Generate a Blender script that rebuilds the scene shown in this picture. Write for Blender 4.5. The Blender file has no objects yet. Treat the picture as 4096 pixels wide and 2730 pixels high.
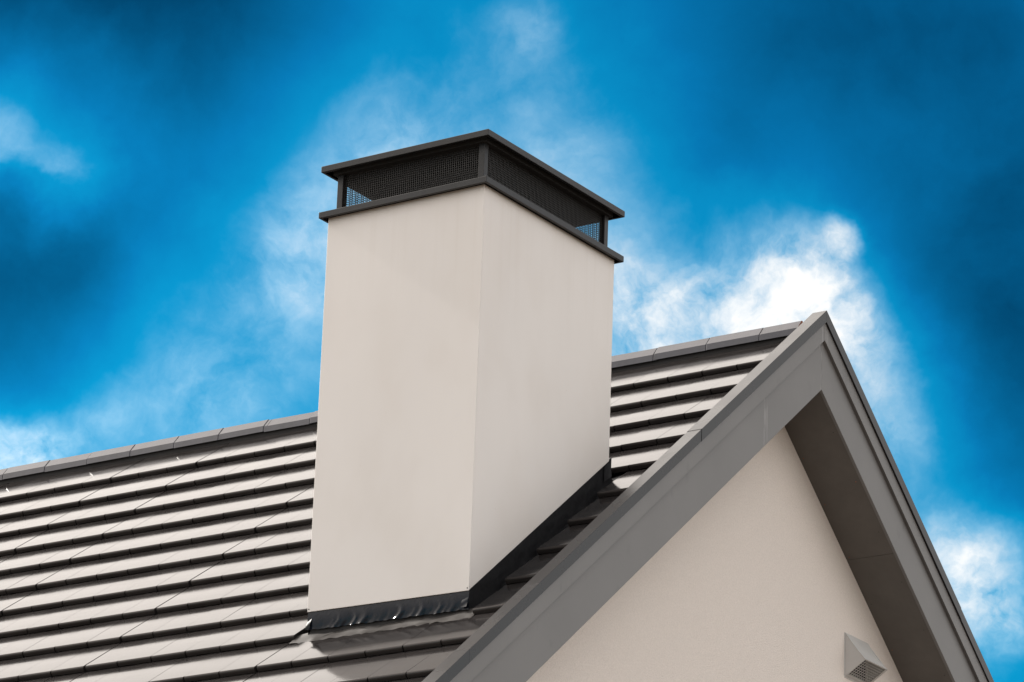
import bpy, bmesh, math, random
import numpy as np
from mathutils import Matrix, Vector
random.seed(7)

# ------------------------------------------------------------------ frame of reference
# X runs along the ridge towards the gable, Y from the front slope to the ridge, Z up (metres).
# Heights are first measured from the top of the chimney cladding; ZO lifts them so that the ground is z = 0.
ZO = 8.83
F_PX, YAW, PITCH, ROLL = 15197.475, 0.600022, 0.340923, 0.035669
CAM = Vector((10.4230, -14.9323, -7.2290 + ZO))
cy, sy, cp, sp = math.cos(YAW), math.sin(YAW), math.cos(PITCH), math.sin(PITCH)
fwd = Vector((-sy * cp, cy * cp, sp)); rgt = Vector((cy, sy, 0)); upv = rgt.cross(fwd)
cr, sr = math.cos(ROLL), math.sin(ROLL)
rgt, upv = cr * rgt + sr * upv, -sr * rgt + cr * upv
def px_dir(u, v):
    return (fwd + rgt * ((u - 2048) / F_PX) - upv * ((v - 1365) / F_PX)).normalized()

scene = bpy.context.scene
C = scene.collection
# ------------------------------------------------------------------ camera
cam_d = bpy.data.cameras.new('camera'); cam = bpy.data.objects.new('camera', cam_d); C.objects.link(cam)
m3 = Matrix((rgt, upv, -fwd)).transposed()
cam.matrix_world = Matrix.Translation(CAM) @ m3.to_4x4()
cam_d.sensor_width = 36; cam_d.sensor_fit = 'HORIZONTAL'; cam_d.lens = F_PX / 4096 * 36
cam_d.clip_start = 0.1; cam_d.clip_end = 5000
scene.camera = cam
# ------------------------------------------------------------------ sun, exposure
SUN_EL = math.radians(36.5); SUN_OFF = math.radians(1.0)     # from the -X end of the ridge, a little from the front
sun_to = Vector((-math.cos(SUN_EL) * math.cos(SUN_OFF), -math.cos(SUN_EL) * math.sin(SUN_OFF), math.sin(SUN_EL)))
sl = bpy.data.lights.new('sun', 'SUN'); sl.energy = 4.2; sl.angle = math.radians(0.6); sl.color = (1.0, 0.945, 0.87)
so_ = bpy.data.objects.new('sun', sl); C.objects.link(so_)
so_.rotation_euler = sun_to.to_track_quat('Z', 'Y').to_euler(); so_.location = (-20, 0, 30)
vs = scene.view_settings
vs.view_transform = 'Standard'; vs.look = 'None'; vs.exposure = 0.18; vs.gamma = 1.0; vs.use_curve_mapping = False
scene.cycles.use_denoising = True
scene.cycles.max_bounces = 8
scene.cycles.caustics_reflective = False; scene.cycles.caustics_refractive = False
# ------------------------------------------------------------------ world: sky texture with broken cloud
world = bpy.data.worlds.new('World'); scene.world = world; world.use_nodes = True
nt = world.node_tree; N = nt.nodes; L = nt.links; N.clear()
def nd(t, **k):
    n = N.new(t)
    for a, b in k.items(): setattr(n, a, b)
    return n
def math_n(op, a, b=None, c=None, clamp=False):
    n = nd('ShaderNodeMath', operation=op); n.use_clamp = clamp
    for i, v in enumerate((a, b, c)):
        if v is None: continue
        if isinstance(v, (int, float)): n.inputs[i].default_value = v
        else: L.new(v, n.inputs[i])
    return n.outputs[0]
def smap(v, a, b, c, d, kind='SMOOTHERSTEP'):
    n = nd('ShaderNodeMapRange', interpolation_type=kind)
    L.new(v, n.inputs[0])
    for i, x in zip((1, 2, 3, 4), (a, b, c, d)): n.inputs[i].default_value = x
    return n.outputs[0]
sky = nd('ShaderNodeTexSky', sky_type='NISHITA'); sky.sun_disc = False
sky.sun_elevation = SUN_EL; sky.sun_rotation = math.radians(270) + SUN_OFF * -1
sky.air_density = 1.0; sky.dust_density = 0.6; sky.ozone_density = 3.0
geo = nd('ShaderNodeTexCoord'); DIR = geo.outputs['Generated']
wn = nd('ShaderNodeTexNoise'); wn.inputs['Scale'].default_value = 16; wn.inputs['Detail'].default_value = 6; wn.inputs['Roughness'].default_value = 0.6
L.new(DIR, wn.inputs['Vector'])
w1 = nd('ShaderNodeVectorMath', operation='MULTIPLY_ADD'); L.new(wn.outputs['Color'], w1.inputs[0])
WA = 0.034
w1.inputs[1].default_value = (WA, WA, WA); w1.inputs[2].default_value = (-WA / 2,) * 3
w2 = nd('ShaderNodeVectorMath', operation='ADD'); L.new(DIR, w2.inputs[0]); L.new(w1.outputs[0], w2.inputs[1])
WDIR = w2.outputs[0]
acc = None
BLOBS = [  # where the clouds of the photograph stand in the sky: pixel direction, radius, amount
    (1900, 500, 1050, .19), (1500, 850, 750, .12), (1150, 1500, 850, .17), (500, 1800, 750, .14), (2450, 800, 450, .12),
    (130, 560, 560, .38), (250, 760, 260, .14), (20, 450, 260, .10), (900, 750, 700, .07), (850, 1300, 700, .06), (500, 250, 350, .05),
    (3130, 1060, 520, .23), (3330, 1190, 460, .16), (2850, 1330, 600, .28), (3520, 1400, 450, .18), (2480, 1280, 420, .26),
    (3380, 900, 130, .22), (3250, 1130, 200, .18),
    (3760, 1900, 500, .18), (4010, 2320, 420, .28), (3950, 2650, 420, .22), (3620, 1620, 420, .16), (3850, 2150, 350, .10),
    (2130, 120, 260, .06), (2080, 20, 220, .06), (0, 1820, 330, .30), (330, 1680, 260, .10), (3760, 470, 420, .08), (3000, 420, 600, .04),
    (250, 20, 1150, -.34), (950, 0, 550, -.13), (80, 1080, 560, -.26), (60, 780, 190, -.20), (3400, 60, 900, -.19), (4096, 500, 800, -.15),
    (4000, 1050, 700, -.15), (4130, 1600, 650, -.20), (2900, 800, 450, -.06), (600, 1250, 500, -.03), (3050, 130, 500, -.05)]
for (u, v, r, w) in BLOBS:
    dn = nd('ShaderNodeVectorMath', operation='DISTANCE'); L.new(DIR if r >= 700 else WDIR, dn.inputs[0]); dn.inputs[1].default_value = px_dir(u, v)
    b = smap(dn.outputs['Value'], 0.0, 1.25 * r / F_PX, w, 0.0)
    acc = b if acc is None else math_n('ADD', acc, b)
n2 = nd('ShaderNodeTexNoise'); n2.inputs['Scale'].default_value = 24; n2.inputs['Detail'].default_value = 8; n2.inputs['Roughness'].default_value = 0.56
L.new(WDIR, n2.inputs['Vector'])
n5 = nd('ShaderNodeTexNoise'); n5.inputs['Scale'].default_value = 75; n5.inputs['Detail'].default_value = 6; n5.inputs['Roughness'].default_value = 0.6
L.new(WDIR, n5.inputs['Vector'])
puff = math_n('MULTIPLY', math_n('MULTIPLY_ADD', n5.outputs['Fac'], 1.5, -0.75), smap(acc, 0.16, 0.50, 0.07, 0.58))
inframe = math_n('ADD', math_n('ADD', math_n('ADD', acc, 0.33), math_n('MULTIPLY_ADD', n2.outputs['Fac'], 0.23, -0.115)), puff)
# beyond the gap in view the broken cloud goes on
n3 = nd('ShaderNodeTexNoise'); n3.inputs['Scale'].default_value = 2.6; n3.inputs['Detail'].default_value = 8; n3.inputs['Roughness'].default_value = 0.6
L.new(DIR, n3.inputs['Vector'])
broken = smap(n3.outputs['Fac'], 0.32, 0.52, 0.30, 1.0)
sd = nd('ShaderNodeVectorMath', operation='DOT_PRODUCT'); L.new(DIR, sd.inputs[0]); sd.inputs[1].default_value = sun_to
broken = math_n('MAXIMUM', broken, smap(sd.outputs['Value'], 0.35, 0.68, 0.3, 1.0))     # thin bright veil round the sun
dc = nd('ShaderNodeVectorMath', operation='DISTANCE'); L.new(DIR, dc.inputs[0]); dc.inputs[1].default_value = px_dir(2048, 1365)
n4 = nd('ShaderNodeTexNoise'); n4.inputs['Scale'].default_value = 7; n4.inputs['Detail'].default_value = 6; L.new(DIR, n4.inputs['Vector'])
outm = smap(math_n('ADD', dc.outputs['Value'], math_n('MULTIPLY_ADD', n4.outputs['Fac'], 0.16, -0.08)), 0.172, 0.25, 0.0, 1.0)
mixc = nd('ShaderNodeMix', data_type='FLOAT'); L.new(outm, mixc.inputs[0]); L.new(inframe, mixc.inputs[2]); L.new(broken, mixc.inputs[3])
COV = mixc.outputs[0]
# clear air: the sky texture, deep and saturated; cloud: white, brighter towards the sun
tint = nd('ShaderNodeMix', data_type='RGBA', blend_type='MULTIPLY'); tint.inputs[0].default_value = 1
L.new(sky.outputs[0], tint.inputs[6]); tint.inputs[7].default_value = (0.02, 1.16, 1.66, 1)
ramp = nd('ShaderNodeValToRGB'); L.new(COV, ramp.inputs[0]); e = ramp.color_ramp.elements   # how much light the clear air carries
e[0].position = 0.0; e[0].color = (.15, .16, .17, 1); e[1].position = .62; e[1].color = (.8, .92, .72, 1)
m_ = e.new(.33); m_.color = (.5, .5, .5, 1)
deep = nd('ShaderNodeMix', data_type='RGBA', blend_type='MULTIPLY'); deep.inputs[0].default_value = 1
L.new(tint.outputs[2], deep.inputs[6]); L.new(ramp.outputs[0], deep.inputs[7])
anti = smap(sd.outputs['Value'], 0.25, -0.75, 0.0, 7.0, 'SMOOTHSTEP')      # unseen cloud opposite the sun, brightness added to lift the gable-side faces
veil = smap(sd.outputs['Value'], 0.60, 0.82, 0.0, 12.0, 'SMOOTHSTEP')        # bright veil by the sun
c0 = nd('ShaderNodeVectorMath', operation='SCALE'); c0.inputs[0].default_value = (1.0, 0.975, 0.945); c0.inputs['Scale'].default_value = 10.0
c1 = nd('ShaderNodeVectorMath', operation='SCALE'); c1.inputs[0].default_value = (1.0, 0.89, 0.79); L.new(math_n('ADD', veil, anti), c1.inputs['Scale'])
cc = nd('ShaderNodeVectorMath', operation='ADD'); L.new(c0.outputs[0], cc.inputs[0]); L.new(c1.outputs[0], cc.inputs[1])
cam_amt = smap(COV, 0.47, 1.02, 0.0, 1.0, 'SMOOTHSTEP')
fin = nd('ShaderNodeMix', data_type='RGBA'); L.new(cam_amt, fin.inputs[0]); L.new(deep.outputs[2], fin.inputs[6]); L.new(cc.outputs[0], fin.inputs[7])
bg = nd('ShaderNodeBackground'); bg.inputs['Strength'].default_value = 0.1; L.new(fin.outputs[2], bg.inputs['Color'])
wo = nd('ShaderNodeOutputWorld'); L.new(bg.outputs[0], wo.inputs['Surface'])

# ------------------------------------------------------------------ materials
def material(name, color, rough=0.5, spec=0.5, var=0.0, vscale=(1, 1, 1), bump=0.0, bscale=(50, 50, 50), bdist=0.002,
             metallic=0.0, rvar=0.0, ior=1.5, second=None, detail=4.0, coat=0.0, tint_=(1, 1, 1)):
    m = bpy.data.materials.new(name); m.use_nodes = True
    t = m.node_tree; b = t.nodes['Principled BSDF']
    b.inputs['Base Color'].default_value = (*color, 1); b.inputs['Roughness'].default_value = rough
    b.inputs['Specular IOR Level'].default_value = spec; b.inputs['Metallic'].default_value = metallic; b.inputs['IOR'].default_value = ior
    b.inputs['Coat Weight'].default_value = coat
    b.inputs['Specular Tint'].default_value = (*tint_, 1)
    g = t.nodes.new('ShaderNodeNewGeometry')
    def noise(scale, det=detail, rg=0.55):
        mp = t.nodes.new('ShaderNodeMapping'); mp.inputs['Scale'].default_value = scale
        t.links.new(g.outputs['Position'], mp.inputs['Vector'])
        n = t.nodes.new('ShaderNodeTexNoise'); n.inputs['Scale'].default_value = 1; n.inputs['Detail'].default_value = det; n.inputs['Roughness'].default_value = rg
        t.links.new(mp.outputs[0], n.inputs['Vector']); return n.outputs['Fac']
    if var > 0:
        n = noise(vscale); r = t.nodes.new('ShaderNodeMapRange'); r.inputs[1].default_value = .3; r.inputs[2].default_value = .7
        t.links.new(n, r.inputs[0])
        mx = t.nodes.new('ShaderNodeMix'); mx.data_type = 'RGBA'; t.links.new(r.outputs[0], mx.inputs[0])
        lo = tuple(c * (1 - var) for c in color) if second is None else second
        mx.inputs[6].default_value = (*lo, 1); mx.inputs[7].default_value = (*(tuple(min(1, c * (1 + var * .6)) for c in color)), 1)
        t.links.new(mx.outputs[2], b.inputs['Base Color'])
        if rvar:
            r2 = t.nodes.new('ShaderNodeMapRange'); r2.inputs[1].default_value = .3; r2.inputs[2].default_value = .7
            r2.inputs[3].default_value = rough - rvar; r2.inputs[4].default_value = rough + rvar
            t.links.new(n, r2.inputs[0]); t.links.new(r2.outputs[0], b.inputs['Roughness'])
    if bump > 0:
        n = noise(bscale); bp = t.nodes.new('ShaderNodeBump'); bp.inputs['Strength'].default_value = bump; bp.inputs['Distance'].default_value = bdist
        t.links.new(n, bp.inputs['Height']); t.links.new(bp.outputs[0], b.inputs['Normal'])
    return m
MAT = {}
MAT['tile'] = material('tile_engobe', (.027, .0242, .0238), rough=.12, spec=.25, ior=1.6, tint_=(1, .915, .88), var=.25, vscale=(3, 9, 9), rvar=.04, bump=.25, bscale=(3, 45, 45), bdist=.0006)
MAT['ridge'] = material('ridge_tile_engobe', (.040, .0395, .052), rough=.24, spec=.6, var=.25, vscale=(14, 5, 9), bump=.2, bscale=(30, 60, 60), bdist=.001)
MAT['clay'] = material('raw_clay', (.30, .095, .045), rough=.9, var=.3, vscale=(60, 60, 60))
MAT['deck'] = material('roof_membrane', (.015, .015, .016), rough=.7)
MAT['cap'] = material('verge_metal', (.021, .020, .021), rough=.28, spec=.3, var=.10, vscale=(3, 3, 3), rvar=.05)
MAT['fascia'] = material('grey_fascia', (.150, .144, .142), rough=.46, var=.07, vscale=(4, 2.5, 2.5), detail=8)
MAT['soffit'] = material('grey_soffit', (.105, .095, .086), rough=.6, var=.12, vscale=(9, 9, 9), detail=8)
MAT['stucco'] = material('stucco', (.75, .685, .64), rough=.9, spec=.2, var=.07, vscale=(110, 110, 110), bump=.8, bscale=(130, 130, 130), bdist=.004)
MAT['panel'] = material('cream_cladding', (.735, .695, .67), rough=.42, spec=.4, var=.035, vscale=(1.6, 1.6, .5), bump=.05, bscale=(1.5, 1.5, 1.0), bdist=.01)
MAT['capmetal'] = material('anthracite_metal', (.016, .015, .0158), rough=.38, spec=.34, var=.18, vscale=(30, 30, 9), rvar=.06)
MAT['wire'] = material('mesh_wire', (.042, .04, .039), rough=.5, metallic=.2)
MAT['dark_inside'] = material('inside_dark', (.012, .011, .011), rough=.8)  # near-black; also carries the shade of hollow interiors in its colour
MAT['lead'] = material('black_flashing', (.007, .009, .015), rough=.17, spec=.24, var=.3, vscale=(40, 40, 40), bump=.3, bscale=(70, 70, 70), bdist=.002)
MAT['lead_side'] = material('dusty_flashing', (.008, .008, .009), rough=.45, spec=.25, var=.9, vscale=(22, 30, 30), second=(.006, .006, .007), bump=.5, bscale=(30, 40, 40), bdist=.004)
MAT['apron'] = material('apron_metal', (.05, .045, .042), rough=.36, var=.25, vscale=(12, 30, 30), bump=.3, bscale=(16, 60, 60), bdist=.003)
MAT['vent'] = material('vent_plastic', (.52, .51, .50), rough=.5, var=.06, vscale=(9, 9, 9))
MAT['screw'] = material('screw_steel', (.03, .03, .03), rough=.5)
MAT['ground'] = material('ground_soil_and_grass', (.135, .112, .09), rough=.9, var=.35, vscale=(.35, .35, .35), detail=8)

def marks(m):
    """grime smudges and dried drips on the painted boards."""
    t = m.node_tree; b = t.nodes['Principled BSDF']; src = b.inputs['Base Color'].links[0].from_socket
    g = t.nodes.new('ShaderNodeNewGeometry')
    def math_(op, a, c, d=None):
        n = t.nodes.new('ShaderNodeMath'); n.operation = op; n.use_clamp = op == 'MULTIPLY' and False
        for i, v_ in enumerate((a, c, d)):
            if v_ is None: continue
            if isinstance(v_, (int, float)): n.inputs[i].default_value = v_
            else: t.links.new(v_, n.inputs[i])
        return n.outputs[0]
    def rng(v_, a, c, d, e_):
        n = t.nodes.new('ShaderNodeMapRange'); n.interpolation_type = 'SMOOTHSTEP'; t.links.new(v_, n.inputs[0])
        for i, x in zip((1, 2, 3, 4), (a, c, d, e_)): n.inputs[i].default_value = x
        return n.outputs[0]
    def noise(sc, det=5):
        mp = t.nodes.new('ShaderNodeMapping'); mp.inputs['Scale'].default_value = sc; t.links.new(g.outputs['Position'], mp.inputs['Vector'])
        n = t.nodes.new('ShaderNodeTexNoise'); n.inputs['Scale'].default_value = 1; n.inputs['Detail'].default_value = det
        t.links.new(mp.outputs[0], n.inputs['Vector']); return n.outputs['Fac']
    smudge = math_('MULTIPLY', rng(noise((6, 11, 6)), .60, .72, 0, .34), rng(noise((2, 1.3, 1.3), 2), .45, .6, 0, 1))
    sp_ = t.nodes.new('ShaderNodeSeparateXYZ'); t.links.new(g.outputs['Position'], sp_.inputs[0])
    line = None
    wob = math_('MULTIPLY_ADD', noise((0, 0, 16), 2), .016, -.008)
    for yc, w, z0, z1, amt in ((2.213, .0035, -.76, -.47, .55), (2.245, .0035, -.72, -.50, .45), (2.228, .012, -.66, -.52, .28), (2.847, .005, -.26, .0, .40), (2.824, .005, .0, .15, .4), (2.882, .005, .04, .17, .4), (2.862, .010, .02, .17, .2)):
        d_ = math_('ABSOLUTE', math_('ADD', math_('SUBTRACT', sp_.outputs['Y'], yc), wob), 0)
        l_ = rng(d_, w * .4, w, amt, 0)
        l_ = math_('MULTIPLY', l_, math_('MULTIPLY', rng(sp_.outputs['Z'], z0 + ZO - .02, z0 + ZO + .03, 0, 1), rng(sp_.outputs['Z'], z1 + ZO - .03, z1 + ZO + .02, 1, 0)))
        line = l_ if line is None else math_('MAXIMUM', line, l_)
    line = math_('MULTIPLY', line, rng(noise((3, 30, 14)), .30, .55, .2, 1))
    m1 = t.nodes.new('ShaderNodeMix'); m1.data_type = 'RGBA'; t.links.new(smudge, m1.inputs[0]); t.links.new(src, m1.inputs[6]); m1.inputs[7].default_value = (.085, .082, .082, 1)
    m2 = t.nodes.new('ShaderNodeMix'); m2.data_type = 'RGBA'; t.links.new(line, m2.inputs[0]); t.links.new(m1.outputs[2], m2.inputs[6]); m2.inputs[7].default_value = (.38, .375, .37, 1)
    t.links.new(m2.outputs[2], b.inputs['Base Color'])
marks(MAT['fascia'])
def streaks(m):
    """faint rain streaks that start under the rim, and a tan band below it: soft shade with dirt, painted in."""
    t = m.node_tree; b = t.nodes['Principled BSDF']; src = b.inputs['Base Color'].links[0].from_socket
    g = t.nodes.new('ShaderNodeNewGeometry'); sp_ = t.nodes.new('ShaderNodeSeparateXYZ'); t.links.new(g.outputs['Position'], sp_.inputs[0])
    def rng(v_, a, c, d, e_):
        n = t.nodes.new('ShaderNodeMapRange'); n.interpolation_type = 'SMOOTHSTEP'; t.links.new(v_, n.inputs[0])
        for i, x in zip((1, 2, 3, 4), (a, c, d, e_)): n.inputs[i].default_value = x
        return n.outputs[0]
    def noise(sc, det):
        mp = t.nodes.new('ShaderNodeMapping'); mp.inputs['Scale'].default_value = sc; t.links.new(g.outputs['Position'], mp.inputs['Vector'])
        n = t.nodes.new('ShaderNodeTexNoise'); n.inputs['Scale'].default_value = 1; n.inputs['Detail'].default_value = det
        t.links.new(mp.outputs[0], n.inputs['Vector']); return n.outputs['Fac']
    def mul(a, c):
        n = t.nodes.new('ShaderNodeMath'); n.operation = 'MULTIPLY'; t.links.new(a, n.inputs[0]); t.links.new(c, n.inputs[1]); return n.outputs[0]
    def add(a, c):
        n = t.nodes.new('ShaderNodeMath'); n.operation = 'ADD'; t.links.new(a, n.inputs[0]); t.links.new(c, n.inputs[1]); return n.outputs[0]
    st = mul(rng(noise((26, 26, .5), 4),   .46, .74, 0, .085), rng(sp_.outputs['Z'], ZO - .75, ZO + .06, 0, 1))
    rim_shade_dirt = mul(rng(sp_.outputs['Z'], ZO + .0, ZO + .075, 0, .22), rng(noise((9, 9, 6), 4), .3, .7, .4, 1))  # soft shade under the rim, mixed with dirt, painted as tan
    speck = rng(noise((70, 70, 70), 2), .745, .78, 0, .35)
    cloudy = rng(noise((2.2, 2.2, 1.6), 3), .42, .72, 0, .12)
    m1 = t.nodes.new('ShaderNodeMix'); m1.data_type = 'RGBA'; t.links.new(add(add(add(st, rim_shade_dirt), speck), cloudy), m1.inputs[0]); t.links.new(src, m1.inputs[6]); m1.inputs[7].default_value = (.48, .40, .32, 1)
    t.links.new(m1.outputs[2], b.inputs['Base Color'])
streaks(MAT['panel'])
# ------------------------------------------------------------------ helpers
def finish(bm, name, mat, parent=None, smooth=None, mats=None):
    bmesh.ops.recalc_face_normals(bm, faces=bm.faces)
    me = bpy.data.meshes.new(name); bm.to_mesh(me); bm.free()
    for x in (mats or [mat]): me.materials.append(MAT[x])
    if smooth:
        for p in me.polygons: p.use_smooth = True
        me.set_sharp_from_angle(angle=math.radians(smooth))
    return link(me, name, parent)
def link(me, name, parent=None):
    o = bpy.data.objects.new(name, me); C.objects.link(o)
    if parent is not None: o.parent = parent
    return o
def hexa(bm, P):
    """P: 8 corners, bottom ring then top ring."""
    v = [bm.verts.new(Vector(p)) for p in P]
    for f in ((3, 2, 1, 0), (4, 5, 6, 7), (0, 1, 5, 4), (1, 2, 6, 5), (2, 3, 7, 6), (3, 0, 4, 7)): bm.faces.new([v[i] for i in f])
    return v
def box(bm, x0, x1, y0, y1, z0, z1):
    return hexa(bm, [(x0, y0, z0), (x1, y0, z0), (x1, y1, z0), (x0, y1, z0), (x0, y0, z1), (x1, y0, z1), (x1, y1, z1), (x0, y1, z1)])
def bevel(bm, w, seg=2):
    bmesh.ops.bevel(bm, geom=list(bm.edges), offset=w, segments=seg, profile=.5, affect='EDGES')
def extrude_x(bm, poly, x0, x1):
    """poly in (y, z), extruded from x0 to x1."""
    a = [bm.verts.new((x0, y, z)) for y, z in poly]; b = [bm.verts.new((x1, y, z)) for y, z in poly]
    n = len(poly); bm.faces.new(a); bm.faces.new(b[::-1])
    for i in range(n): bm.faces.new([a[i], b[i], b[(i + 1) % n], a[(i + 1) % n]])
def lift(bm, dz=ZO):
    for v in bm.verts: v.co.z += dz

# ------------------------------------------------------------------ fitted geometry of the house
T = .8212465; H, HL, D = 2.09108, 2.07796, 1.255916
COS = 1 / math.hypot(1, T); SIN = T * COS
OFF = .09
G, YP, ZP = .422025, 2.849796, .234305          # front plane of the verge, ridge line, peak of the verge capping
CW, CH = .0926, .0713
D1, H1, D2, H2 = .0115, .1800, .0310, .4725
TX, TW, TU, TG = .048376, .228017, -.026392, .358727
RX, RL, RZ = -.343520, .356741, .200288
X_BACK = -9.6                                   # far end of the house
HALF = 4.9                                      # half span of the roof in plan
WALL_X = .0615
def roof_pt(x, s, h=0.0):
    """point on the front slope: x along ridge, s up the slope, h along its normal."""
    return Vector((x, s * COS - h * SIN, -H - OFF + s * SIN + h * COS + ZO))
ROOF_M = Matrix(((1, 0, 0, 0), (0, COS, -SIN, 0), (0, SIN, COS, -H - OFF + ZO), (0, 0, 0, 1)))

ground_bm = bmesh.new()
v = [ground_bm.verts.new(p) for p in ((-1500, -1500, 0), (1500, -1500, 0), (1500, 1500, 0), (-1500, 1500, 0))]; ground_bm.faces.new(v)
ground = finish(ground_bm, 'ground', 'ground'); ground['kind'] = 'structure'; ground['label'] = 'open ground around the house'

house = bpy.data.objects.new('house', None); C.objects.link(house); house.location = (0, 0, 0)
house['label'] = 'rendered house with dark tiled gable roof, grey fascia boards and tall cream chimney'; house['category'] = 'house'

# walls: one pentagonal prism up to the underside of the roof
z_under = lambda y: ZP - abs(y - YP) * T - .46 + ZO
bm = bmesh.new()
yw = HALF - .5
extrude_x(bm, [(YP - yw, -.02), (YP + yw, -.02), (YP + yw, z_under(YP + yw)), (YP, z_under(YP)), (YP - yw, z_under(YP - yw))], X_BACK + .35, WALL_X)
wall = finish(bm, 'wall', 'stucco', house)

# roof deck
bm = bmesh.new()
zt = lambda y, d: -H - OFF + YP * T - abs(y - YP) * T - d + ZO
extrude_x(bm, [(YP - HALF, zt(YP - HALF, .10)), (YP, zt(YP, .10)), (YP + HALF, zt(YP + HALF, .10)),
               (YP + HALF, zt(YP + HALF, .24)), (YP, zt(YP, .24)), (YP - HALF, zt(YP - HALF, .24))], X_BACK, G - .05)
roof = finish(bm, 'roof', 'deck', house)

# ---- tiles
STEP = .033
def tile_mesh(w, length=.452, gap=.0007):
    bm = bmesh.new()
    slope = STEP / TG
    prof = [(.006, -.0345), (.0006, -.0300), (0, -.0165), (.0012, -.0105), (.0044, -.0050), (.0100, -.0017)]
    prof += [(.023, -.023 * slope), (length * .5, -length * .5 * slope), (length, -length * slope), (length, -length * slope - .014)]
    a = []
    nose_in = [.0035, .0035, .0035, .0035, .0030, .0018, .0004, .0, .0, .0]
    for k, (s, h) in enumerate(prof):
        e_ = gap + nose_in[k]
        a.append([bm.verts.new((e_, s, h)), bm.verts.new((w - e_, s, h))])
    n = len(prof)
    for k in range(n): bm.faces.new([a[k][0], a[k][1], a[(k + 1) % n][1], a[(k + 1) % n][0]])
    bm.faces.new([a[k][0] for k in range(n)]); bm.faces.new([a[k][1] for k in range(n)][::-1])
    bmesh.ops.recalc_face_normals(bm, faces=bm.faces)
    me = bpy.data.meshes.new('tile'); bm.to_mesh(me); bm.free(); me.materials.append(MAT['tile'])
    for p in me.polygons: p.use_smooth = True
    me.set_sharp_from_angle(angle=math.radians(32))
    return me
WIDE = {-26, -20, -17, -11, -5}                  # columns whose side joint stands open
tm_full = tile_mesh(TW); tm_open = tile_mesh(TW - .0085)
tm_side = tile_mesh(TW + .026); tm_right = tile_mesh(TW + .016)
tm_cut = tile_mesh(G - CW + .03 - (TX + TW))
to_cam = lambda P: ((P - CAM).dot(rgt), (P - CAM).dot(upv), (P - CAM).dot(fwd))
def in_view(P, mrg=.02):
    x, y, z = to_cam(P); u = x / z * F_PX / 2048; w = y / z * F_PX / 1365
    return abs(u) < 1 + mrg * 2 and abs(w) < 1 + mrg * 2
rest = bmesh.new()
n_tiles = 0
J0 = math.ceil((-(HALF - YP) / COS - .05 - TU) / TG)
for j in range(J0, 10):
    for i in range(math.floor((X_BACK - TX) / TW) + 1, 2):
        if 0 <= j <= 4 and -5 <= i <= -1: continue          # the chimney stands here
        x = TX + TW * i; s = TU + TG * j
        me = tm_cut if i == 1 else tm_side if (i == -6 and 0 <= j <= 4) else (tm_open if i in WIDE else tm_full)
        if i == 0 and 0 <= j <= 4: me = tm_right; x -= .016
        if i in WIDE: x += .0085
        jit = Matrix.Translation((random.gauss(0, .0003), random.gauss(0, .0008), random.gauss(0, .0003)))
        rot = Matrix.Rotation(random.gauss(0, .0010), 4, 'X') @ Matrix.Rotation(random.gauss(0, .0004), 4, 'Y') @ Matrix.Rotation(random.gauss(0, .0006), 4, 'Z')
        M = ROOF_M @ Matrix.Translation((x, s, 0)) @ jit @ rot
        seen = any(in_view(roof_pt(x + a * TW, s + b * TG)) for a in (0, .5, 1) for b in (0, .5, 1))
        if seen:
            o = link(me, 'tile', roof); o.matrix_world = M; n_tiles += 1
        else:
            t = bmesh.new(); t.from_mesh(me); t.transform(M)
            tmp = bpy.data.meshes.new('tmp'); t.to_mesh(tmp); t.free(); rest.from_mesh(tmp); bpy.data.meshes.remove(tmp)
print('individual tiles', n_tiles)
o = finish(rest, 'tile_field', 'tile', roof); o['kind'] = 'stuff'
# back slope: same tiles, coarse, never in view
bm = bmesh.new()
for j in range(J0, 10):
    s = TU + TG * j; y0 = 2 * YP - s * COS; z0 = -H - OFF + s * SIN + ZO
    P = lambda x, ds, h: (x, y0 - ds * COS + h * SIN, z0 + ds * SIN + h * COS)
    hexa(bm, [P(X_BACK, 0, -.035), P(G - CW, 0, -.035), P(G - CW, .42, -.06), P(X_BACK, .42, -.06), P(X_BACK, 0, 0), P(G - CW, 0, 0), P(G - CW, .42, -.04), P(X_BACK, .42, -.04)])
o = finish(bm, 'back_tile_course', 'tile', roof); o['kind'] = 'stuff'

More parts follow.
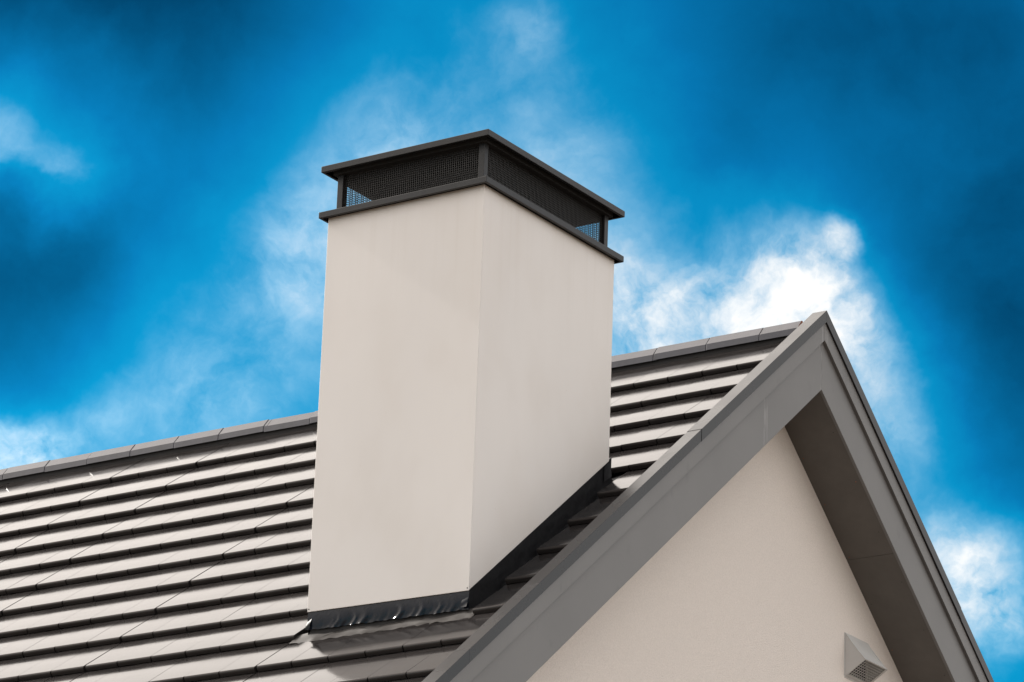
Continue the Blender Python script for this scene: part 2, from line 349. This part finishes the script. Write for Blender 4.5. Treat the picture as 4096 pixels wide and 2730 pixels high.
# ---- ridge tiles: angular caps, raw clay at the cut end
def ridge_mesh(length, raw=0, name='ridge_tile'):
    bm = bmesh.new()
    outer = [(-.056, .103), (-.053, .141), (-.008, .1965), (0, .2000), (.008, .1965), (.053, .141), (.056, .103)]
    th = .013
    inner = [(-.056 + th, .103), (-.053 + th, .136), (-.006, .182), (0, .184), (.006, .182), (.053 - th, .136), (.056 - th, .103)]
    st = [(0, .985), (.003, 1.0), (length - .007, 1.0), (length - .006, .94), (length + .02, .94)] if not raw else [(0, .985), (.003, 1.0), (length - .004, 1.0), (length - .001, .998)]
    ring = []
    for xx, k in st:
        f = lambda p: (xx, p[0] * k, (p[1] - .12) * k)
        ring.append(([bm.verts.new(f(p)) for p in outer], [bm.verts.new(f(p)) for p in inner]))
    n = len(outer)
    for a in range(len(st) - 1):
        for j in range(n - 1):
            bm.faces.new([ring[a][0][j], ring[a][0][j + 1], ring[a + 1][0][j + 1], ring[a + 1][0][j]])
            bm.faces.new([ring[a][1][j], ring[a + 1][1][j], ring[a + 1][1][j + 1], ring[a][1][j + 1]]).material_index = 1
        for j in (0, n - 1): bm.faces.new([ring[a][0][j], ring[a + 1][0][j], ring[a + 1][1][j], ring[a][1][j]])
    for a in (0, len(st) - 1):
        for j in range(n - 1):
            bm.faces.new([ring[a][0][j], ring[a][1][j], ring[a][1][j + 1], ring[a][0][j + 1]]).material_index = raw
    bmesh.ops.recalc_face_normals(bm, faces=bm.faces)
    me = bpy.data.meshes.new(name); bm.to_mesh(me); bm.free(); me.materials.append(MAT['ridge']); me.materials.append(MAT['clay'])
    for p in me.polygons: p.use_smooth = True
    me.set_sharp_from_angle(angle=math.radians(12))
    return me
rm = ridge_mesh(RL)
k = 1
while True:
    x0 = RX + RL * (k - 0)
    if x0 < X_BACK: break
    if k < 1:
        o = link(rm, 'ridge_tile', roof); o.location = (x0, YP + random.gauss(0, .0012), .12 + ZO + random.gauss(0, .0012)); o.rotation_euler = (random.gauss(0, .006), random.gauss(0, .003), random.gauss(0, .002))
    k -= 1
cut = ridge_mesh(.262 - (RX + RL), 1)
o = link(cut, 'ridge_tile', roof); o.location = (RX + RL, YP, .12 + ZO)
bm = bmesh.new(); box(bm, X_BACK, .25, YP - .040, YP + .040, .02 + ZO, .128 + ZO); finish(bm, 'ridge_roll', 'dark_inside', roof)

# ---- verge: capping, fascia boards, soffit (a rake piece is a slab between two heights below the capping line)
def rake(name, mat, x0, x1, h0, h1, ya, yb, parent=house, bev=.0015, dz=0.0):
    f = lambda y, h: ZP - abs(y - YP) * T - h + ZO + dz
    bm = bmesh.new()
    hexa(bm, [(x0, ya, f(ya, h1)), (x1, ya, f(ya, h1)), (x1, yb, f(yb, h1)), (x0, yb, f(yb, h1)),
              (x0, ya, f(ya, h0)), (x1, ya, f(ya, h0)), (x1, yb, f(yb, h0)), (x0, yb, f(yb, h0))])
    bmesh.ops.recalc_face_normals(bm, faces=bm.faces)
    if bev: bevel(bm, bev, 2)
    return finish(bm, name, mat, parent)
YL, YR = YP - HALF, YP + HALF
def capping(ya, yb, shrink):
    """folded metal: top sheet, front leg with drip fold, inner leg."""
    f = lambda y, h: ZP - abs(y - YP) * T - h + ZO
    bm = bmesh.new(); e_ = shrink
    t = .0025
    prof = [(G - CW + e_, CH), (G - CW + e_, e_), (G - e_, e_), (G - e_, CH), (G - .016, CH), (G - .016, CH - t), (G - e_ - t, CH - t), (G - e_ - t, e_ + t), (G - CW + e_ + t, e_ + t), (G - CW + e_ + t, CH)]
    A = [bm.verts.new((x, ya, f(ya, h))) for x, h in prof]; B = [bm.verts.new((x, yb, f(yb, h))) for x, h in prof]
    n = len(prof); bm.faces.new(A); bm.faces.new(B[::-1])
    for q in range(n): bm.faces.new([A[q], B[q], B[(q + 1) % n], A[(q + 1) % n]])
    bmesh.ops.recalc_face_normals(bm, faces=bm.faces)
    es = [ed for ed in bm.edges if ed.calc_length() > .3]
    bmesh.ops.bevel(bm, geom=es, offset=.0012, segments=2, profile=.5, affect='EDGES')
    return finish(bm, 'verge_capping', 'cap', house)
GAP = .0015
for a, b, s_ in ((1.504 + GAP, YP - .0006, 0), (-.577 + GAP, 1.504 - GAP, .0018), (YL, -.577 - GAP, 0.0005),
                 (YP + .0006, 4.49 - GAP, 0), (4.49 + GAP, 6.57 - GAP, .0018), (6.57 + GAP, YR, .0005)):
    capping(a, b, s_)
for sgn, ya, yb in ((-1, YL + .05, YP - .0005), (1, YP + .0005, YR - .05)):
    rake('fascia_board', 'fascia', G - D1 - .02, G - D1, .012, H1, ya, yb)
    rake('fascia_board', 'fascia', G - D2 - .018, G - D2, .10, H2, ya, yb)
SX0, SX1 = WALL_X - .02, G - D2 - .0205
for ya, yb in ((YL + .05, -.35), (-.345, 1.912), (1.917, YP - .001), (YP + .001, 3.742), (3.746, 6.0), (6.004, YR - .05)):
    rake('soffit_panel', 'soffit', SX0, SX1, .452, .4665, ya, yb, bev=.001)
# screw heads with a little rust on the soffit panels
for q in range(10):
    for xx in (SX0 + .045, SX1 - .03):
        yy = YP + .24 + q * .27 + (0.08 if xx < .2 else 0) + random.uniform(-.02, .02)
        zz = ZP - (yy - YP) * T - .4665 + ZO
        bm = bmesh.new(); bmesh.ops.create_cone(bm, cap_ends=True, segments=8, radius1=.0035, radius2=.0025, depth=.003)
        o = finish(bm, 'screw', 'clay' if random.random() < .4 else 'screw', house)
        o.matrix_world = Matrix.Translation((xx, yy, zz - .0008)) @ Matrix.Rotation(math.pi + math.atan(-T), 4, 'X')

# ------------------------------------------------------------------ chimney
ZF = .1121                                       # top of the lower rim
bm = bmesh.new()
hexa(bm, [(-.985, .015, -H - .35 + ZO), (-.015, .015, -H - .35 + ZO), (-.015, D - .015, -H - .25 + D * T + ZO), (-.985, D - .015, -H - .25 + D * T + ZO),
          (-.985, .015, .07 + ZO), (-.015, .015, .07 + ZO), (-.015, D - .015, .07 + ZO), (-.985, D - .015, .07 + ZO)])
chimney = finish(bm, 'chimney', 'dark_inside', house)
chimney['label'] = 'tall cream clad chimney with dark metal cap and mesh screen'
def panel(P, w=.0022):
    bm = bmesh.new(); hexa(bm, P); bmesh.ops.recalc_face_normals(bm, faces=bm.faces); bevel(bm, w, 2); lift(bm)
    return finish(bm, 'cladding_panel', 'panel', chimney)
zb = lambda y: -H + y * T
ZTOP = .085
# front, gable side, far side, back
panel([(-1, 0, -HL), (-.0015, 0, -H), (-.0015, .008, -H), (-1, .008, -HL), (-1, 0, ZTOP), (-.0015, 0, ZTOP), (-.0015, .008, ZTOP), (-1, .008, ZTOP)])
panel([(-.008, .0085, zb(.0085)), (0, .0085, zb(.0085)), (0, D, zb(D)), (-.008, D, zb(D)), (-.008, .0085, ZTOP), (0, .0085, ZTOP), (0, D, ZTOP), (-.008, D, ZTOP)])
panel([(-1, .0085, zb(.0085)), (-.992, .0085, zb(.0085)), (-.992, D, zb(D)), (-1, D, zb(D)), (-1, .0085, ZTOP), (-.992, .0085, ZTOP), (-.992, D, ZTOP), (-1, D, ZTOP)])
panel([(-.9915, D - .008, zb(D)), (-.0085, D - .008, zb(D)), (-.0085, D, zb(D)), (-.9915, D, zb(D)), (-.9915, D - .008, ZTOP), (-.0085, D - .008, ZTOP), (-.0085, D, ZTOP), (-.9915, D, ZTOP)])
bm = bmesh.new()      # folded corner strip between front and gable side
hexa(bm, [(-.014, -.0006, -H + .0005), (.0006, -.0006, -H + .0005), (.0006, .0070, -H + .0065), (-.014, .0070, -H + .0065), (-.014, -.0006, ZTOP - .001), (.0006, -.0006, ZTOP - .001), (.0006, .0070, ZTOP - .001), (-.014, .0070, ZTOP - .001)])
bmesh.ops.recalc_face_normals(bm, faces=bm.faces); bevel(bm, .0004, 1); lift(bm); finish(bm, 'corner_trim', 'panel', chimney)
for (x, z) in ((-.9905, -HL + .014), (-.0085, -H + .014)):
    bm = bmesh.new(); bmesh.ops.create_cone(bm, cap_ends=True, segments=10, radius1=.0035, radius2=.0028, depth=.003)
    o = finish(bm, 'screw', 'screw', chimney); o.matrix_world = Matrix.Translation((x, -.0018, z + ZO)) @ Matrix.Rotation(math.pi / 2, 4, 'X')

def tray(name, over, z0, z1, wall_t, lip, hole=None):
    """shallow folded tray, open underneath with an inward lip, as the rim and the cap plate are."""
    bm = bmesh.new()
    x0, x1, y0, y1 = -1 - over, over, -over, D + over
    def rect(dx, z): return [bm.verts.new(p) for p in ((x0 + dx, y0 + dx, z + ZO), (x1 - dx, y0 + dx, z + ZO), (x1 - dx, y1 - dx, z + ZO), (x0 + dx, y1 - dx, z + ZO))]
    top = rect(0, z1); bot = rect(0, z0); l1 = rect(lip, z0); l2 = rect(lip, z0 + wall_t); i1 = rect(wall_t, z0 + wall_t); i2 = rect(wall_t, z1 - wall_t)
    def band(a, b):
        for q in range(4): bm.faces.new([a[q], a[(q + 1) % 4], b[(q + 1) % 4], b[q]])
    for a, b in ((top, bot), (bot, l1), (l1, l2), (l2, i1), (i1, i2)): band(a, b)
    bm.faces.new(top)
    bm.faces.new(i2)
    bmesh.ops.recalc_face_normals(bm, faces=bm.faces)
    es = [ed for ed in bm.edges if all(vv in top + bot for vv in ed.verts)]
    bmesh.ops.bevel(bm, geom=es, offset=.0025, segments=2, profile=.5, affect='EDGES')
    return finish(bm, name, 'capmetal', chimney)
tray('rim', .0375, .0773, ZF, .003, .014)
tray('cap_plate', .0372, .3392, .3743, .003, .016)
bm = bmesh.new(); box(bm, -.99, -.01, .01, D - .01, .3310 + ZO, .3692 + ZO); finish(bm, 'cap_dark_slab', 'dark_inside', chimney)  # near-black slab added for the darkness inside the cap
PX = (-.972, -.027); PY = (.028, D - .028); PW = .036
for (x, sx) in ((PX[0], 1), (PX[1], -1)):
    for (y, sy_) in ((PY[0], 1), (PY[1], -1)):
        xa, xb = sorted((x, x + sx * PW)); ya, yb = sorted((y, y + sy_ * PW))
        bm = bmesh.new(); box(bm, xa, xb, ya, yb, ZF - .001 + ZO, .3405 + ZO); bevel(bm, .002, 2); finish(bm, 'post', 'capmetal', chimney)
# woven screens between the posts: every wire is built
def screen(axis, fixed, a0, a1):
    bm = bmesh.new(); w = .0010; P = .01265
    z0, z1 = ZF + .001, .332
    n = int((a1 - a0) / P)
    for q in range(n + 1):
        a = a0 + q * P
        if axis == 'x': box(bm, a - w, a + w, fixed - w, fixed + w, z0 + ZO, z1 + ZO)
        else: box(bm, fixed - w, fixed + w, a - w, a + w, z0 + ZO, z1 + ZO)
    for q in range(int((z1 - z0) / P) + 1):
        z = z0 + q * P
        if axis == 'x': box(bm, a0, a1, fixed + w * 1.2, fixed + w * 3, z - w + ZO, z + w + ZO)
        else: box(bm, fixed - w * 3, fixed - w * 1.2, a0, a1, z - w + ZO, z + w + ZO)
    o = finish(bm, 'mesh_screen', 'wire', chimney); o['kind'] = 'stuff'
ins = .020
screen('x', PY[0] + ins, PX[0] + .01, PX[1] - .01); screen('x', PY[1] - ins, PX[0] + .01, PX[1] - .01)
screen('y', PX[1] - ins, PY[0] + .01, PY[1] - .01); screen('y', PX[0] + ins, PY[0] + .01, PY[1] - .01)
# flue inside the cap
bm = bmesh.new(); bmesh.ops.create_cone(bm, cap_ends=True, segments=32, radius1=.11, radius2=.11, depth=.15)
o = finish(bm, 'flue_pipe', 'capmetal', chimney, smooth=40); o.location = (-.42, .62, ZF + .05 + ZO)

# flashing round the foot
def grid(bm, nu, nv, fn):
    V = [[bm.verts.new(fn(a / nu, b / nv)) for b in range(nv + 1)] for a in range(nu + 1)]
    for a in range(nu):
        for b in range(nv): bm.faces.new([V[a][b], V[a + 1][b], V[a + 1][b + 1], V[a][b + 1]])
    return V
rs = np.random.RandomState(3)
wr = [(rs.uniform(0, 1), rs.uniform(.008, .02), rs.uniform(.3, 1) * rs.choice([-.4, 1]), rs.uniform(-.02, .02)) for _ in range(34)]
def fl_front(u, t):
    x = -.998 + u * .998; z = -(HL * (1 - u) + H * u) + .03 - t * .125
    ruf = sum(a * math.exp(-((u + .02 * math.sin(7 * t) + sl_ * t - c) / w) ** 2) for c, w, a, sl_ in wr)
    belly = math.sin(math.pi * min(1, t * 1.05)) * .006
    y = .010 - belly - max(0, t - .35) ** 1.4 * (.010 + .011 * ruf)
    if t > .97: z += .0016 * math.sin(u * 61) + .0012 * math.sin(u * 147 + 1) + .001 * math.sin(u * 29)
    return (x, y, z + ZO)
bm = bmesh.new(); grid(bm, 220, 14, fl_front); finish(bm, 'flashing_strip', 'lead', chimney, smooth=80)
def fl_corner(u, t):
    x = -.994 + u * .026 - .008 * t; z = -HL + .006 - t * .095 - .008 * (1 - u) * t
    return (x, .0125 - .022 * t - .003 * math.sin(9 * t + 2 * u), z + ZO)
bm = bmesh.new(); grid(bm, 4, 12, fl_corner); o = finish(bm, 'flashing_corner', 'lead_side', chimney, smooth=80)
def fl_corner2(u, t):
    x = -.040 + u * .036; z = -H - .003 - t * .082
    return (x, .0125 - .022 * t - .002 * math.sin(11 * t + 3 * u), z + ZO)
bm = bmesh.new(); grid(bm, 4, 12, fl_corner2); finish(bm, 'flashing_corner', 'lead', chimney, smooth=80)
def apron(u, t):
    x = -1.075 + u * 1.118
    s = .018 - t * (.088 + .004 * math.sin(u * 37) + .003 * math.sin(u * 97 + 1))
    h = -.034 + .012 * (1 - t) ** 2 + .0035 * math.sin(u * 21 + 3 * t) * (1 - t * .4) + .002 * math.sin(u * 64) * t + .006
    if u < .08: h += (t - .5) * .012 * (1 - u / .08)
    return roof_pt(x, s, h)
bm = bmesh.new(); V = grid(bm, 160, 8, apron)
r = bmesh.ops.extrude_face_region(bm, geom=list(bm.faces))
for vv in [g_ for g_ in r['geom'] if isinstance(g_, bmesh.types.BMVert)]: vv.co += Vector((0, SIN * .004, -COS * .004))
finish(bm, 'apron', 'apron', chimney, smooth=60)
def fl_side(xo, sgn):
    def f(u, t):
        s = .014 + u * 1.65
        if t < .5:
            x = xo - sgn * .004 + sgn * .003 * math.sin(u * 60 + 7 * t) * t
            P = roof_pt(x, s, 0); P.z += .098 - t * 2 * .15; return P
        else:
            h = -.04 - .004 * math.sin(u * 47); x = xo + sgn * (t - .5) * 2 * .085
        return roof_pt(x, s, h + .002 * math.sin(u * 130 + 11 * t))
    return f
for xo, sg in ((0, 1), (-1, -1)):
    bm = bmesh.new(); grid(bm, 110, 10, fl_side(xo, sg)); finish(bm, 'side_flashing', 'lead_side', chimney, smooth=60)
# loose end folded round the upper corner, and the tray behind
bm = bmesh.new(); grid(bm, 4, 6, lambda u, t: (.004 + .012 * t * u, D - .05 + u * .055, zb(D - .05 + u * .055) - .004 - t * .085 + ZO)); finish(bm, 'flashing_corner', 'lead_side', chimney, smooth=60)
bm = bmesh.new(); grid(bm, 30, 3, lambda u, t: roof_pt(-1.06 + u * 1.1, 1.60 + t * .16, -.045 + .004 * math.sin(u * 40))); finish(bm, 'back_tray', 'lead_side', chimney, smooth=60)

# ------------------------------------------------------------------ wall vent
VY0, VY1, VT, VB, VO, VFZ = 3.722, 3.992, -1.409, -1.667, .132, -1.582
bm = bmesh.new()
box(bm, WALL_X - .002, WALL_X + .004, VY0 - .003, VY1 + .003, VB - .006 + ZO, VT + .004 + ZO); bevel(bm, .0012, 1)
vent = finish(bm, 'vent_hood', 'vent', house); vent['label'] = 'light grey sloping vent hood with square grille on the rendered wall'
def sheet(P, name, mat='vent', th=.0025, bev=.0008):
    P = [Vector(p) for p in P]; n = (P[1] - P[0]).cross(P[2] - P[0]).normalized() * th
    bm = bmesh.new(); a = [bm.verts.new(p) for p in P]; b = [bm.verts.new(p - n) for p in P]; k_ = len(P)
    bm.faces.new(a); bm.faces.new(b[::-1])
    for q in range(k_): bm.faces.new([a[q], b[q], b[(q + 1) % k_], a[(q + 1) % k_]])
    bmesh.ops.recalc_face_normals(bm, faces=bm.faces); bevel(bm, bev, 1)
    return finish(bm, name, mat, vent)
w0 = WALL_X + .0045
sheet([(w0, VY0, VT + ZO), (w0, VY0, VB + ZO), (w0 + VO, VY0, VFZ + ZO)], 'side_plate')
sheet([(w0, VY1, VT + ZO), (w0 + VO, VY1, VFZ + ZO), (w0, VY1, VB + ZO)], 'side_plate')
bm = bmesh.new()      # top: slightly hollow sheet
def topf(u, t):
    dip = .010 * math.sin(math.pi * t) * (.35 + .65 * u)
    x = w0 + VO * t - dip * .8; z = VT + (VFZ - VT) * t - dip * .5
    return (x, VY0 - .0015 + (VY1 - VY0 + .003) * u, z + ZO)
grid(bm, 8, 14, topf); r = bmesh.ops.extrude_face_region(bm, geom=list(bm.faces))
for vv in [g_ for g_ in r['geom'] if isinstance(g_, bmesh.types.BMVert)]: vv.co += Vector((.0022, 0, .0012))
finish(bm, 'top_plate', 'vent', vent, smooth=40)
ud = Vector((VO, 0, VFZ - VB)); ul = ud.length; ud.normalize(); un = Vector((ud.z, 0, -ud.x))     # underside: up-and-out direction, outward normal
org = Vector((w0, VY0, VB + ZO))
def ubox(bm, a0, a1, y0, y1, d0, d1):
    Q = lambda a, y, d: org + ud * a + Vector((0, y, 0)) + un * d
    hexa(bm, [Q(a0, y0, d0), Q(a1, y0, d0), Q(a1, y1, d0), Q(a0, y1, d0), Q(a0, y0, d1), Q(a1, y0, d1), Q(a1, y1, d1), Q(a0, y1, d1)])
bm = bmesh.new(); WY = VY1 - VY0
ubox(bm, .001, .020, .003, WY - .003, -.004, .0); ubox(bm, ul - .006, ul - .001, .003, WY - .003, -.004, .0)
ubox(bm, .0201, ul - .0061, .003, .008, -.004, .0); ubox(bm, .0201, ul - .0061, WY - .02, WY - .003, -.004, .0)
finish(bm, 'grille_frame', 'vent', vent)
bm = bmesh.new()
for q in range(1, 8): a = .020 + (ul - .026) * q / 8; ubox(bm, a - .0013, a + .0013, .0081, WY - .0201, -.0055, -.0025)
for q in range(1, 10): y = .008 + (WY - .028) * q / 10; ubox(bm, .0201, ul - .0061, y - .0011, y + .0011, -.0050, -.0015)
o = finish(bm, 'grille', 'vent', vent); o['kind'] = 'stuff'
bm = bmesh.new(); box(bm, WALL_X + .0041, WALL_X + .0044, VY0 + .02, VY1 - .02, VB + .03 + ZO, VT - .03 + ZO); finish(bm, 'vent_opening_shade', 'dark_inside', vent)  # flat near-black sheet stands for the shade inside the vent
